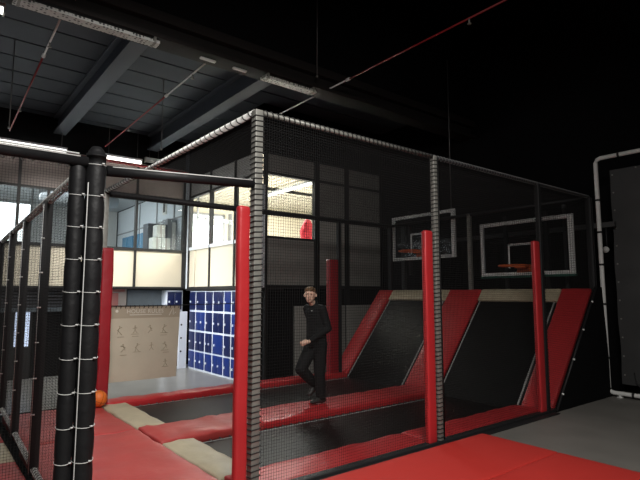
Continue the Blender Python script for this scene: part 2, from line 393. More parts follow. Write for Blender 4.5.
# mezzanine room behind wall A
struct('floor_mezzanine', MB().box(-6, XB, YA + 0.1, 16.4, 2.50, 2.60), M['carton'])
struct('ceiling_mezzanine', MB().box(-6, XB, YA + 0.12, 16.4, 4.62, 4.70), M['cabinet2'])
struct('wall_mezzanine_right', MB().box(3.78, 3.86, YA + 0.12, 16.4, 2.6, 4.62), M['white'])
struct('wall_mezzanine_back', MB().box(-6, XB, 16.3, 16.4, 2.6, 4.7), M['clad'])
mb = MB().box(3.75, 3.78, YA + 0.12, 16.3, 3.72, 3.76)
for yy in (10.9, 12.3, 13.9): mb.box(3.75, 3.78, yy - 0.02, yy + 0.02, 2.6, 4.6)
struct('trim_19', mb, M['cabinet2'])
mb = MB()
for k in range(7):
    mb.box(3.70, 3.74, 11.3 + k * 0.62, 11.78 + k * 0.62, 2.6, 3.55)
struct('window_5', mb, M['bluebottle'])
w6 = struct('window_6', MB().box(-5.0, 0.02, 10.9, 10.94, 2.70, 3.75), M['day'])
MB().box(-5.05, -5.0, 10.85, 10.95, 2.7, 3.8).box(0.02, 0.08, 10.85, 10.95, 2.6, 4.6).box(-5, 0.02, 10.85, 10.95, 3.75, 3.82).build('window_frame', M['cabinet2'], w6)
# door with a bluish glass panel low in wall A, shutters beside it
d1 = struct('door_1', MB().box(-0.35, 0.12, 10.27, 10.33, FZ, 1.18), M['mull'])
MB().box(-0.24, 0.06, 10.25, 10.27, 0.30, 1.10).build('door_glass', M['dayblue'], d1)
mb = MB(); z = 1.22
while z < 1.62: mb.box(-5.5, 1.62, 10.22, 10.32, z, z + 0.05); z += 0.075
struct('trim_20', mb, M['cabinet'])
struct('trim_21', MB().box(-5.5, 1.62, 10.2, 10.34, 1.10, 1.20), M['gblue'])
struct('trim_22', MB().box(2.28, 3.2, 10.2, 10.33, 1.10, 1.62), M['gblue'])

# ------------------------------------------------------------------ lamps, trays, pipes, rods
G_L = 'ceiling tube lamps over the aisle'
def tube_lamp(x0, x1, y, z, lit, label, ax='x'):
    c = ((x0 + x1) / 2, y, z)
    t = thing('tube_lamp', label, 'lamp', c if ax == 'x' else (y, (x0 + x1) / 2, z), None)
    if ax == 'x':
        MB().box(x0, x1, y - 0.05, y + 0.05, z + 0.03, z + 0.08).build('housing', M['white'], t, bevel=0.005)
        MB().tube((x0 + 0.02, y, z), (x1 - 0.02, y, z), 0.045, 12).build('tube', M['lamp'] if lit else M['lampdim'], t, True)
        for xx in (x0 + 0.12, x1 - 0.12): MB().tube((xx, y, z + 0.08), (xx, y, 5.75), 0.006, 6).build('suspension_rod', M['rod'], t)
        MB().box(x0, x0 + 0.02, y - 0.055, y + 0.055, z - 0.05, z + 0.08).box(x1 - 0.02, x1, y - 0.055, y + 0.055, z - 0.05, z + 0.08).build('end_cap', M['acwhite'], t)
    else:
        MB().box(y - 0.05, y + 0.05, x0, x1, z + 0.03, z + 0.08).build('housing', M['white'], t, bevel=0.005)
        MB().tube((y, x0 + 0.02, z), (y, x1 - 0.02, z), 0.045, 12).build('tube', M['lamp'], t, True)
    return t
tube_lamp(-2.1, 0.52, 9.55, 4.90, True, 'long lit white tube lamp at far left above the fence')
tube_lamp(1.35, 2.30, 9.55, 4.92, True, 'lit white tube lamp above the padded crossbar, right of the black post')
tube_lamp(2.38, 2.85, 9.55, 5.0, False, 'short unlit tube lamp right of the lit one above the crossbar')
tube_lamp(-2.7, -1.44, 3.60, 4.98, True, 'bright tube lamp in the top left corner beside the cable tray')
tube_lamp(6.2, 9.6, 6.0, 4.46, True, 'lit tube lamp inside the upper office behind the netted window', 'y')
tube_lamp(7.0, 9.4, 8.6, 4.46, True, 'second lit tube lamp deeper inside the upper office', 'y')
area('office_light', (6.2, 8.4, 4.35), (6.2, 8.4, 2.6), 3.0, 720, (1, 0.96, 0.9), 3.4)
area('mezzanine_light', (1.4, 12.6, 4.55), (1.8, 12.6, 2.6), 3.6, 200, (0.88, 0.95, 1.0), 3.0)
for x0, x1, lab in ((-1.42, 0.27, 'long perforated white cable tray under the dark main beam, top left'),
                    (1.93, 2.93, 'short perforated cable tray under the main beam above the cage corner')):
    t = thing('cable_tray', lab, 'cable tray', (x0, 3.02, 4.84))
    MB().box(x0, x1, 2.945, 2.95, 4.84, 4.88).box(x0, x1, 2.95, 3.09, 4.84, 4.845).box(x0, x1, 3.09, 3.095, 4.84, 4.88).build('tray', M['tray'], t)
    for xx in (x0 + 0.04, x1 - 0.08): MB().box(xx, xx + 0.03, 2.94, 3.10, 4.835, 4.92).build('bracket', M['steel'], t)
for x0, x1, lab in ((0.92, 1.16, 'small pale strip under the main beam between the cable trays, left one'), (1.45, 1.68, 'small pale strip under the main beam between the cable trays, right one')):
    tag(MB().box(x0, x1, 3.08, 3.13, 4.895, 4.92).build('fixing_strip', M['acwhite'], loc=(x0, 3.1, 4.9), bevel=0.004), lab, 'bracket')
def pipe(x, ya, yb, yc, label, z=5.0, dx=0.0, red_first=False):
    t = thing('sprinkler_pipe', label, 'pipe', (x, ya, z), None)
    MB().tube((x, ya, z), (x + dx * (yb - ya), yb, z), 0.013, 10).build('pipe_section', M['redpipe' if red_first else 'whiteprim'], t, True)['label'] = 'dark red section' if red_first else 'white section'
    MB().tube((x + dx * (yb - ya), yb, z), (x + dx * (yc - ya), yc, z), 0.013, 10).build('pipe_section', M['whiteprim' if red_first else 'redpipe'], t, True)['label'] = 'white section' if red_first else 'red section'
    MB().tube((x + dx * (yb - ya), yb - 0.04, z), (x + dx * (yb - ya), yb + 0.04, z), 0.026, 10).build('coupling', M['whiteprim'], t, True)
    for yy in (ya + 0.15 * (yc - ya), ya + 0.7 * (yc - ya)):
        MB().tube((x + dx * (yy - ya), yy, z), (x + dx * (yy - ya), yy, z - 0.07), 0.012, 8).tube((x + dx * (yy - ya), yy, z - 0.07), (x + dx * (yy - ya), yy, z - 0.078), 0.028, 10).build('sprinkler_head', M['steel'], t, True)
pipe(-0.86, 3.3, 4.65, 8.95, 'leftmost overhead pipe, white near the beam and red beyond', dx=0.022)
pipe(1.14, 3.0, 5.0, 8.9, 'overhead pipe, white then red, running towards the tube lamps', dx=0.012)
pipe(3.21, -0.6, 2.5, 4.5, 'overhead pipe above the cage, dark red near and pale far', dx=0.006, red_first=True)
tag(MB().tube((-4, 9.35, 4.78), (3.5, 9.35, 4.78), 0.035, 12).build('sprinkler_main', M['redpipe'], loc=(-4, 9.35, 4.78), smooth=True), 'dark red pipe running below the far tube lamps', 'pipe')
def rod(x, y, z0, z1, label, r=0.008):
    t = thing('hanger_rod', label, 'rod', (x, y, z0))
    MB().tube((x, y, z0), (x, y, z1), r, 8).build('rod', M['rod'], t, True)
    MB().tube((x, y, z0), (x, y, z0 + 0.03), 0.02, 6).build('nut', M['steel'], t)
rod(2.77, 3.3, 5.0, 7.2 if False else 5.30, 'short rod joining the right cable tray to the beam')
rod(2.86, 2.85, 5.05, 7.2, 'tall thin rod hanging above the short cable tray', 0.010)
rod(1.48, 6.0, 4.3, 5.75, 'thin rod hanging from the deck ceiling left of the cage')
rod(-1.06, 6.0, 4.2, 5.75, 'thin rod hanging from the ceiling at far left')
rod(6.0, 2.62, 3.16, 6.2, 'thin grey rod rising above the far backboard', 0.010)
ch = thing('hanging_chain', 'short bright chain above the left cable tray', 'chain', (-0.80, 3.20, 5.03))
mb = MB()
for k in range(12):
    z = 5.05 + k * 0.05; a = k % 2
    mb.path([Vector((-0.80 + (0.012 * math.cos(t) if a else 0), 2.88 + (0 if a else 0.012 * math.cos(t)), z + 0.03 * math.sin(t))) for t in [i * math.pi / 4 for i in range(8)]], 0.004, 5, True)
mb.build('chain_link', M['steel'], ch, True)

# ------------------------------------------------------------------ mezzanine contents
t = thing('cabinet', 'dark grey cabinet behind the white cartons in the upper window', 'cabinet', (3.0, 10.75, 2.6))
MB().box(2.90, 3.46, 10.6, 11.0, 2.6, 3.50).build('body', M['cabinet'], t, bevel=0.006)
MB().box(2.93, 3.17, 10.585, 10.6, 2.64, 3.46).build('door', M['cabinet'], t, bevel=0.004)
MB().box(3.19, 3.43, 10.585, 10.6, 2.64, 3.46).build('door', M['cabinet'], t, bevel=0.004)
t = thing('cabinet', 'mid grey cabinet right of the dark one in the upper window', 'cabinet', (3.6, 10.75, 2.6))
MB().box(3.50, 3.76, 10.7, 11.1, 2.6, 3.70).build('body', M['cabinet2'], t, bevel=0.006)
MB().box(3.64, 3.74, 10.69, 10.70, 2.64, 3.60).build('door', M['carton'], t)
for x, z, lab in ((2.90, 2.72, 'white carton at left on the bottom of the stack in the upper window'), (3.16, 2.72, 'white carton at right on the bottom of the stack in the upper window'), (3.0, 3.075, 'white carton on top of the two others in the upper window')):
    tt = thing('carton', lab, 'box', (x, 10.2, z), 'white cartons in the upper window')
    MB().box(x, x + 0.24, 10.2, 10.5, z, z + 0.345).build('body', M['carton'], tt, bevel=0.006)
    MB().box(x + 0.10, x + 0.14, 10.197, 10.503, z + 0.001, z + 0.347).build('tape', M['paleposter'], tt)
tag(MB().box(2.85, 3.5, 10.15, 10.55, 2.6, 2.72).build('low_shelf', M['cabinet2'], loc=(2.9, 10.3, 2.6), bevel=0.005), 'low grey shelf carrying the cartons behind the upper window', 'shelf')
t = thing('air_vent', 'pale rectangular vent high on the white wall in the upper window', 'vent', (3.76, 12.0, 4.1))
MB().box(3.74, 3.78, 11.5, 11.75, 3.95, 4.45).build('frame', M['carton'], t)
MB().box(3.735, 3.75, 11.55, 11.62, 4.02, 4.38).box(3.735, 3.75, 11.64, 11.71, 4.02, 4.38).build('grille', M['mull'], t)
t = thing('air_duct', 'grey round duct under the mezzanine ceiling', 'duct', (1.6, 12.6, 4.3))
MB().tube((0.5, 12.6, 4.38), (2.6, 12.6, 4.38), 0.22, 20).build('duct', M['cabinet2'], t, True)
MB().tube((1.4, 12.6, 4.38), (1.46, 12.6, 4.38), 0.24, 20).build('flange', M['clad'], t, True)
# office contents
t = thing('air_conditioner', 'small white air conditioner seen in the bright upper window', 'air conditioner', (5.0, 11.0, 3.75))
MB().box(4.85, 5.22, 10.9, 11.2, 3.70, 3.92).build('body', M['acwhite'], t, bevel=0.01)
MB().tube((5.25, 10.95, 3.80), (5.25, 11.1, 3.80), 0.07, 14).build('fan', M['cabinet2'], t, True)
MB().box(4.55, 4.60, 11.0, 11.05, 3.6, 4.6).box(4.55, 5.0, 11.0, 11.05, 3.86, 3.9).build('bracket', M['cabinet2'], t)
def bag_mesh(c, s, m, name, lab, cat):
    bm = bmesh.new(); bmesh.ops.create_icosphere(bm, subdivisions=4, radius=1)
    for v in bm.verts:
        k = 1 + 0.28 * noise.noise(v.co * 2.2 + Vector(c)); v.co = Vector((v.co.x * s[0] * k, v.co.y * s[1] * k, v.co.z * s[2] * (k if v.co.z < 0 else 1.05)))
    me = bpy.data.meshes.new(name); bm.to_mesh(me); bm.free(); me.materials.append(m)
    for p in me.polygons: p.use_smooth = True
    o = bpy.data.objects.new(name, me); COL.objects.link(o); o.location = c
    return tag(o, lab, cat)
bag_mesh((5.33, 6.40, 2.94), (0.17, 0.14, 0.40), M['redcloth'], 'fabric_bundle', 'bright red fabric hanging inside the netted upper window', 'fabric')

# ------------------------------------------------------------------ lower back wall posters
tag(MB().box(1.60, 2.25, 10.18, 10.2, 1.08, 1.66).build('wall_poster', M['paleposter'], loc=(1.9, 10.2, 1.08)), 'pale poster with pink squares above the beige rules banner', 'poster')
p = [o for o in COL.objects if o.name.startswith('wall_poster')][0]
MB().box(1.84, 2.04, 10.17, 10.18, 1.22, 1.55).box(1.60, 1.66, 10.17, 10.18, 1.1, 1.64).box(1.7, 2.2, 10.17, 10.18, 1.58, 1.64).box(1.75, 2.2, 10.17, 10.18, 1.10, 1.2).build('pink_square', M['pinkposter'], p)
# ------------------------------------------------------------------ lockers
def locker(x, y, w, d, axis, rows, label, blues):
    """bank of stacked doors; front faces -x (axis 'x') or -y (axis 'y'); x,y front left corner as seen"""
    t = thing('locker_bank', label, 'locker', (x, y, FZ), 'blue lockers against the back wall')
    def B(u0, u1, dep0, dep1, z0, z1):
        if axis == 'x': return MB().box(x + dep0, x + dep1, y - u1, y - u0, z0, z1)
        return MB().box(x + u0, x + u1, y + dep0, y + dep1, z0, z1)
    B(0, w, 0.02, d, FZ, 1.62).build('body', M['lkwhite'], t, bevel=0.004)
    for i, (z0, z1) in enumerate(rows):
        n = blues[i][0]; 
        for k in range(n):
            u0 = 0.025 + k * (w - 0.05) / n + 0.005; u1 = 0.025 + (k + 1) * (w - 0.05) / n - 0.005
            dr = B(u0, u1, 0.0, 0.022, z0, z1).build('door', M['lkblue2'] if blues[i][1] else M['lkblue'], t, bevel=0.004)
            hz = z0 + 0.45 * (z1 - z0)
            hu = u0 + 0.22 * (u1 - u0)
            B(hu - 0.018, hu + 0.018, -0.02, 0.0, hz - 0.025, hz + 0.025).build('lock', M['lkwhite'], dr)
rows = [(-0.40, 0.02), (0.06, 0.53), (0.58, 1.05), (1.10, 1.575)]
bw = [9.60, 9.20, 8.62, 8.20, 7.62, 7.25, 6.80]
locker(3.20, 9.84, 0.46, 0.4, 'y', rows, 'locker bank facing front, right behind the banner corner', [(2, 0), (2, 0), (1, 0), (2, 0)])
names = ['locker bank nearest the inner corner of the back wall', 'narrow locker bank, second from the inner corner', 'locker bank in the middle of the row, third from the inner corner', 'locker bank fourth from the inner corner', 'locker bank just left of the corner pad, fifth from the inner corner', 'locker bank partly hidden behind the big red corner pad']
pat = [[(1, 1), (1, 0), (1, 0), (1, 0)], [(2, 1), (2, 0), (2, 1), (1, 0)], [(1, 1), (2, 0), (1, 0), (1, 0)], [(2, 1), (1, 1), (2, 0), (2, 0)], [(1, 1), (1, 0), (1, 0), (1, 1)], [(1, 1), (1, 0), (1, 1), (1, 0)]]
offs = [0.0, 0.0, 0.0, 0.0, 0.0, 0.0]
for i in range(6):
    locker(3.74, bw[i], bw[i] - bw[i + 1] - 0.01, 0.44, 'x', rows, names[i], pat[i])
wp = MB().box(3.50, 3.72, 9.66, 9.72, FZ, 1.05).build('locker_side_panel', M['lkwhite'], loc=(3.6, 9.7, FZ)); tag(wp, 'tall white panel with black holes closing the locker corner', 'panel')
mb = MB()
for z in (0.0, 0.35, 0.7): mb.tube((3.56, 9.655, z), (3.56, 9.665, z), 0.025, 10)
mb.build('screw_cap', M['mull'], wp)

# ------------------------------------------------------------------ the cage
X2, X3, X4, V, H = 2.23, 4.39, 5.90, 4.17, 3.0
cage = thing('trampoline_cage', 'tall netted steel cage around the two trampoline lanes', 'cage', (0, 0, 0))
def post(x, y, z1, m, s=0.045, lace=True, z0=-0.08, lm=None):
    MB().box(x - s, x + s, y - s, y + s, z0, z1).build('post', m, cage, bevel=0.006)
    if lace:
        mb = MB(); z = z0 + 0.1; pts = []
        while z < z1 - 0.05:
            q = s + 0.003
            pts += [(x - q, y - q, z), (x + q, y - q, z + 0.006), (x + q, y + q, z + 0.025), (x - q, y + q, z + 0.037)]; z += 0.043
        mb.path(pts, 0.0048, 5)
        mb.build('lacing', lm or M['cord'], cage)
post(0.02, 0.0, H, M['steel'], 0.036)
post(X2, 0.0, H, M['steel'], 0.028)
MB().tube((X2 + 0.055, 0, 0), (X2 + 0.055, 0, H), 0.02, 8).build('net_rope', M['net'], cage, True)
post(X3, 0.0, H, M['blackpost'], 0.030)
post(X4, 0.0, H - 0.02, M['blackpost'], 0.04, lace=False)
post(0.0, V, H - 0.02, M['steel'], 0.04, lace=False)
post(X2, V, H, M['blackpost'], 0.04, lace=False)
post(X3 + 0.05, V, H, M['blackpost'], 0.04, lace=False)
post(X4, V, H, M['blackpost'], 0.04, lace=False)
post(X4, 2.15, H, M['steel'], 0.035, lace=False)
def beam(a, b, m, r, name='beam', lace=0.043, rad=None, lm=None, sq=False):
    a = Vector(a); b = Vector(b)
    MB().tube(a, b, r, 12).build(name, m, cage, True)
    if lace:
        helix(MB(), a, b, r + 0.004, lace, 0.006, 8).build('lacing', lm or M['cord'], cage, True)
beam((0.03, 0.05, H), (0.0, V, H), M['whitepipe'], 0.028, lace=0.10)
beam((0.08, 0, H - 0.01), (X2, 0, H - 0.01), M['steel'], 0.020, lace=0.055)
beam((X2, 0, H - 0.01), (X4, 0, H - 0.01), M['blackpost'], 0.019, lace=0.055, lm=M['rod'])
beam((0, V, H - 0.03), (X4, V, H - 0.03), M['blackpost'], 0.045, lace=0.06)
beam((X4, 0, H - 0.02), (X4, V, H - 0.02), M['blackpost'], 0.028, lace=0)
MB().box(0.06, X4, -0.05, 0.04, -0.08, 0.035).build('sill_rail', M['blackpost'], cage, bevel=0.005)
MB().box(0.3, 4.45, -0.135, -0.05, 0.0, 0.012).build('sill_trim', M['blackpost'], cage)
# nets
for (xa, xb_) in ((0.08, X2 - 0.05), (X2 + 0.09, X3 - 0.04), (X3 + 0.04, X4 - 0.05)):
    net_mesh(MB(), (xa, -0.015, 0.02), (1, 0, 0), (0, 0, 1), xb_ - xa, H - 0.04, 0.024, 0.0010).build('net', M['net'], cage)
net_mesh(MB(), (0.03, 0.03, H - 0.035), (1, 0, 0), (0, 1, 0), X4 - 0.05, V - 0.06, 0.036, 0.0012).build('roof_net', M['net'], cage)
net_mesh(MB(), (X4 + 0.03, 0.0, 1.6), (0, 1, 0), (0, 0, 1), V, H - 1.62, 0.036, 0.0016).build('net', M['net'], cage)
# black side panel under the front ramp edge
sp = MB().hexa([(4.50, -0.06, 0.0), (6.20, -0.06, 0.0), (6.20, -0.035, 0.0), (4.50, -0.035, 0.0), (5.84, -0.06, 1.62), (6.04, -0.06, 1.62), (6.04, -0.035, 1.62), (5.84, -0.035, 1.62)]).build('side_panel', M['blackwall'], cage)
MB().tube((4.50, -0.07, 0.02), (5.84, -0.07, 1.63), 0.012, 8).build('edge_rail', M['blackpost'], cage, True)
mb = MB()
for k in (0.12, 0.38, 0.62, 0.86): mb.tube((4.50 + 1.34 * k, -0.09, 0.02 + 1.61 * k), (4.50 + 1.34 * k, -0.07, 0.02 + 1.61 * k), 0.014, 8)
mb.build('bolt', M['tie'], cage, True)

# post pads
def post_pad(x0, x1, y0, y1, z0, z1, label, m='red'):
    L, W, T = x1 - x0, y1 - y0, z1 - z0
    bm = bmesh.new(); bmesh.ops.create_cube(bm, size=1)
    for v in bm.verts: v.co = Vector(((v.co.x + .5) * L, (v.co.y + .5) * W, (v.co.z + .5) * T))
    ve = [e for e in bm.edges if abs(e.verts[0].co.z - e.verts[1].co.z) > 0.5]
    bmesh.ops.subdivide_edges(bm, edges=ve, cuts=40)
    bmesh.ops.bevel(bm, geom=[e for e in bm.edges if e.calc_face_angle(0) > 0.9], offset=0.025, segments=4, profile=0.5, affect='EDGES')
    for v in bm.verts:
        k = noise.noise(Vector((v.co.z * 2.5, x0 * 3, y0))) * 0.008 + noise.noise(Vector((v.co.z * 9, v.co.x * 10, y0 + x0))) * 0.004
        v.co.x += k; v.co.y += k * 0.6
    me = bpy.data.meshes.new('post_pad'); bm.to_mesh(me); bm.free(); me.materials.append(M[m])
    for p in me.polygons: p.use_smooth = True
    o = bpy.data.objects.new('post_pad', me); COL.objects.link(o); o.location = (x0, y0, z0)
    return tag(o, label, 'post pad', 'red foam pads strapped to the cage posts')
post_pad(-0.150, -0.045, -0.035, 0.035, 0.02, 2.20, 'large bright red pad on the nearest corner post of the cage')
post_pad(2.035, 2.165, -0.03, 0.035, 0.02, 2.18, 'red pad on the middle post of the front net')
post_pad(4.20, 4.345, -0.03, 0.035, 0.02, 2.21, 'red pad on the front post at the foot of the right ramp')
post_pad(-0.045, 0.115, V - 0.14, V - 0.05, -0.02, 2.17, 'red pad on the far left corner post beside the orange ball', 'redfar')
post_pad(4.16, 4.39, V - 0.05, V + 0.07, 0.0, 2.19, 'red pad on the far post right behind the person', 'redfar')

# floor pads
def fpad(x0, x1, y0, y1, z0, T, m, name, label, seed, cat='pad', group=None, puff=0.012, wr=0.006, bev=0.02):
    o = pad_mesh(name, m, x1 - x0, y1 - y0, T, bev, puff, wr, seed); o.location = (x0, y0, z0)
    return tag(o, label, cat, group)
ZB = -0.08
fpad(0.00, 0.35, 2.50, 4.02, ZB, 0.085, M['beige'], 'lane_end_pad', 'beige pad across the far lane, nearest the rules banner', 1, group='beige pads at the lane ends', wr=0.014)
fpad(0.00, 0.35, 0.50, 1.76, ZB, 0.085, M['beige'], 'lane_end_pad', 'beige pad across the near lane beside the corner pad', 2, group='beige pads at the lane ends', wr=0.016)
LG = 'long red pads between and beside the lanes'
fpad(0.00, 1.245, 1.78, 2.48, ZB, 0.10, M['redold'], 'lane_pad', 'faded red divider pad between the lanes, short section by the red mats', 3, group=LG, wr=0.02, puff=0.02)
fpad(1.25, 4.50, 1.80, 2.50, ZB, 0.09, M['red'], 'lane_pad', 'long red divider pad that the person stands on', 4, group=LG, wr=0.012)
fpad(0.05, 2.18, 0.05, 0.52, ZB, 0.09, M['red'], 'lane_pad', 'red edge pad inside the front net, left of the middle post', 5, group=LG, wr=0.012)
fpad(2.20, 4.50, 0.05, 0.52, ZB, 0.09, M['red'], 'lane_pad', 'red edge pad inside the front net, right of the middle post', 6, group=LG, wr=0.010)
fpad(0.10, 2.25, 4.00, 4.32, ZB, 0.10, M['red'], 'lane_pad', 'red edge pad on the far side in front of the lockers', 7, group=LG, wr=0.012, puff=0.02)
fpad(2.27, 4.50, 4.00, 4.32, ZB, 0.10, M['red'], 'lane_pad', 'red edge pad on the far side behind the person', 8, group=LG, wr=0.012)
fpad(-1.13, -0.01, 2.47, 4.12, ZB, 0.085, M['redold'], 'platform_mat', 'faded red platform mat with the orange ball on it', 9, 'mat', 'faded red mats left of the lanes', wr=0.014)
fpad(-1.17, -0.01, -0.35, 2.45, ZB, 0.085, M['redold'], 'platform_mat', 'large faded red platform mat left of the corner pad', 10, 'mat', 'faded red mats left of the lanes', wr=0.012)
NG = 'mats behind the left net'
fpad(-2.60, -1.25, 2.82, 4.3, ZB, 0.085, M['redold'], 'aisle_mat', 'red mat behind the left net, beyond the beige one', 11, 'mat', NG)
fpad(-2.60, -1.25, 2.08, 2.80, ZB, 0.085, M['beige'], 'aisle_mat', 'beige mat behind the left net between two red mats', 12, 'mat', NG)
fpad(-2.60, -1.25, 0.10, 2.06, ZB, 0.085, M['redold'], 'aisle_mat', 'red mat behind the left net, nearest the camera', 13, 'mat', NG)
fpad(0.30, 2.745, -0.965, -0.145, 0.0, 0.05, M['redmat'], 'landing_mat', 'bright red landing mat lying along the front net', 14, 'mat', 'bright red landing mats', puff=0.003, wr=0.0015, bev=0.012)
fpad(0.30, 2.735, -1.80, -0.975, 0.0, 0.05, M['redmat'], 'landing_mat', 'bright red landing mat in the foreground, nearest the camera', 15, 'mat', 'bright red landing mats', puff=0.003, wr=0.0015, bev=0.012)

# trampolines
def flat_tramp(x0, x1, y0, y1, label):
    t = thing('trampoline', label, 'trampoline', (x0, y0, ZB), 'flat lane trampolines')
    z = -0.055
    MB().box(x0 + 0.03, x1, y0 + 0.10, y1 - 0.10, z - 0.01, z).build('bed', M['bed'], t)
    e = 0.022
    MB().box(x0, x1, y0 + 0.10 - e, y0 + 0.10, z - 0.009, z + 0.002).box(x0, x1, y1 - 0.10, y1 - 0.10 + e, z - 0.009, z + 0.002).box(x0 + 0.01, x0 + 0.03, y0 + 0.1, y1 - 0.1, z - 0.009, z + 0.002).build('webbing', M['web'], t)
    mb = MB()
    n = int((x1 - x0) / 0.12)
    for i in range(n):
        x = x0 + 0.06 + i * 0.12
        mb.tube((x, y0 + 0.005, z), (x, y0 + 0.10, z), 0.006, 6); mb.tube((x, y1 - 0.005, z), (x, y1 - 0.10, z), 0.006, 6)
    s_ = mb.build('springs', M['rod'], t); s_['kind'] = 'stuff'
flat_tramp(0.36, 4.46, 0.53, 1.79, 'black flat trampoline of the near lane, behind the front net')
flat_tramp(0.36, 4.46, 2.51, 3.99, 'black flat trampoline of the far lane, by the lockers')
RX0, RX1, RH = 4.48, 5.84, 1.60
sl = Vector((RX1 - RX0, 0, RH + 0.05)); SL = sl.length; ang = math.atan2(sl.z, sl.x)
def on_ramp(o, y, s, h=0.0):
    o.rotation_euler = (0, -ang, 0); o.location = Vector((RX0, y, -0.06)) + sl.normalized() * s + Vector((-math.sin(ang), 0, math.cos(ang))) * h
def ramp_tramp(y0, y1, label):
    t = thing('ramp_trampoline', label, 'trampoline', (0, 0, 0), 'sloping wall trampolines')
    L = SL - 0.26; W = y1 - y0
    MB().box(0, L, 0.05, W - 0.05, -0.01, 0).build('bed', M['bed'], t)
    MB().box(0, L, 0.028, 0.05, -0.009, 0.002).box(0, L, W - 0.05, W - 0.028, -0.009, 0.002).build('webbing', M['web'], t)
    MB().tube((0, 0.02, -0.03), (L, 0.02, -0.03), 0.018, 8).tube((0, W - 0.02, -0.03), (L, W - 0.02, -0.03), 0.018, 8).build('frame_rail', M['blackpost'], t, True)
    on_ramp(t, y0, 0)
ramp_tramp(0.46, 1.86, 'black sloping trampoline at the end of the near lane, below the right backboard')
ramp_tramp(2.58, 4.02, 'black sloping trampoline at the end of the far lane, below the left backboard')
RG = 'red pads up the ramp edges'
def rpad(y0, y1, m, name, label, seed, s0=0.0, s1=SL, T=0.07, group=RG):
    o = pad_mesh(name, m, s1 - s0, y1 - y0, T, 0.02, 0.012, 0.006, seed); tag(o, label, 'pad', group); on_ramp(o, y0, s0, -0.04)
rpad(0.00, 0.44, M['red'], 'ramp_pad', 'sloping red pad at the right edge of the near ramp', 21)
rpad(1.88, 2.56, M['red'], 'ramp_pad', 'wide sloping red pad between the two ramps', 22)
rpad(4.04, 4.44, M['red'], 'ramp_pad', 'sloping red pad at the far edge, behind the person', 23)
rpad(0.45, 1.87, M['beige'], 'ramp_top_pad', 'beige pad on top of the near ramp under the right backboard', 24, SL - 0.25, SL, group='beige pads on top of the ramps')
rpad(2.57, 4.03, M['beige'], 'ramp_top_pad', 'beige pad on top of the far ramp under the left backboard', 25, SL - 0.25, SL, group='beige pads on top of the ramps')
rt = thing('ramp_scaffold', 'black frame carrying the ramps below the backboards', 'frame', (6.0, 2, -0.08))
MB().box(5.92, 6.15, 0.0, 4.4, 1.40, 1.52).build('top_rail', M['blackpost'], rt)
for y in (0.02, 2.2, 4.3): MB().box(6.02, 6.10, y, y + 0.08, -0.08, 1.40).build('leg', M['blackpost'], rt)

# ------------------------------------------------------------------ basketball hoops
def hoop(y0, y1, z0, z1, label, gpad, rod_y):
    x = 5.965; yc = (y0 + y1) / 2
    t = thing('basketball_hoop', label, 'basketball hoop', (x, yc, z0))
    MB().box(x, x + 0.012, y0 + 0.02, y1 - 0.02, z0 + 0.02, z1 - 0.02).build('backboard', M['bbglass'], t)
    b = 0.062
    MB().box(x - 0.015, x + 0.03, y0, y1, z0, z0 + b).box(x - 0.015, x + 0.03, y0, y1, z1 - b, z1).box(x - 0.015, x + 0.03, y0, y0 + b + 0.02, z0 + b, z1 - b).box(x - 0.015, x + 0.03, y1 - b, y1, z0 + b, z1 - b).build('backboard_frame', M['bbwhite'], t)
    q = 0.035; zr = z0 + 0.13
    MB().box(x - 0.012, x, yc - 0.30, yc - 0.30 + q, zr, zr + 0.42).box(x - 0.012, x, yc + 0.30 - q, yc + 0.30, zr, zr + 0.42).box(x - 0.012, x, yc - 0.30, yc + 0.30, zr + 0.42 - q, zr + 0.42).build('target_square', M['bbwhite'], t)
    rz = z0 + 0.15; cx = x - 0.36; r = 0.225
    MB().path([(cx + r * math.cos(a), yc + r * math.sin(a), rz) for a in [i * math.pi / 12 for i in range(24)]], 0.014, 8, True).build('rim', M['rim'], t, True)
    MB().box(x - 0.16, x - 0.013, yc - 0.10, yc + 0.10, rz - 0.03, rz + 0.015).box(x - 0.03, x - 0.013, yc - 0.13, yc + 0.13, rz - 0.10, rz + 0.03).build('rim_bracket', M['rim'], t, bevel=0.005)
    if gpad: MB().box(x - 0.02, x + 0.04, y0 - 0.01, y1 + 0.01, z0 - 0.035, z0 + 0.004).build('edge_padding', M['green'], t, bevel=0.006)
    MB().box(x + 0.03, x + 0.09, yc - 0.4, yc - 0.34, z0 - 0.3, z1 + 0.1).box(x + 0.03, x + 0.09, yc + 0.34, yc + 0.4, z0 - 0.3, z1 + 0.1).build('mount', M['blackpost'], t)
    return t
hoop(0.28, 1.96, 1.83, 2.78, 'right basketball backboard with orange rim above the near ramp', True, None)
hoop(2.52, 4.16, 2.22, 3.16, 'left basketball backboard, higher and farther, beside the middle front post', False, 2.62)
# frame rails behind the backboards
t = thing('rear_rail', 'dark grey rail running behind the backboards towards the white frame', 'rail', (6.3, 1, 2.6))
MB().box(6.28, 6.34, -0.2, 4.3, 2.55, 2.63).build('rail', M['tarp'], t)
MB().box(6.28, 6.34, 4.1, 4.2, -0.08, 3.0).box(6.28, 6.34, 0.55, 0.6, -0.08, 3.0).build('upright', M['tarp'], t)
t = thing('wall_spotlight', 'small round pale spotlight left of the white frame', 'lamp', (6.4, -0.09, 2.2))
MB().tube((6.26, -0.06, 2.2), (6.32, -0.06, 2.2), 0.05, 14, 0.03).build('lamp_head', M['clad'], t, True)
MB().tube((6.31, -0.06, 2.2), (6.31, -0.06, 2.56), 0.012, 8).build('bracket', M['blackpost'], t, True)

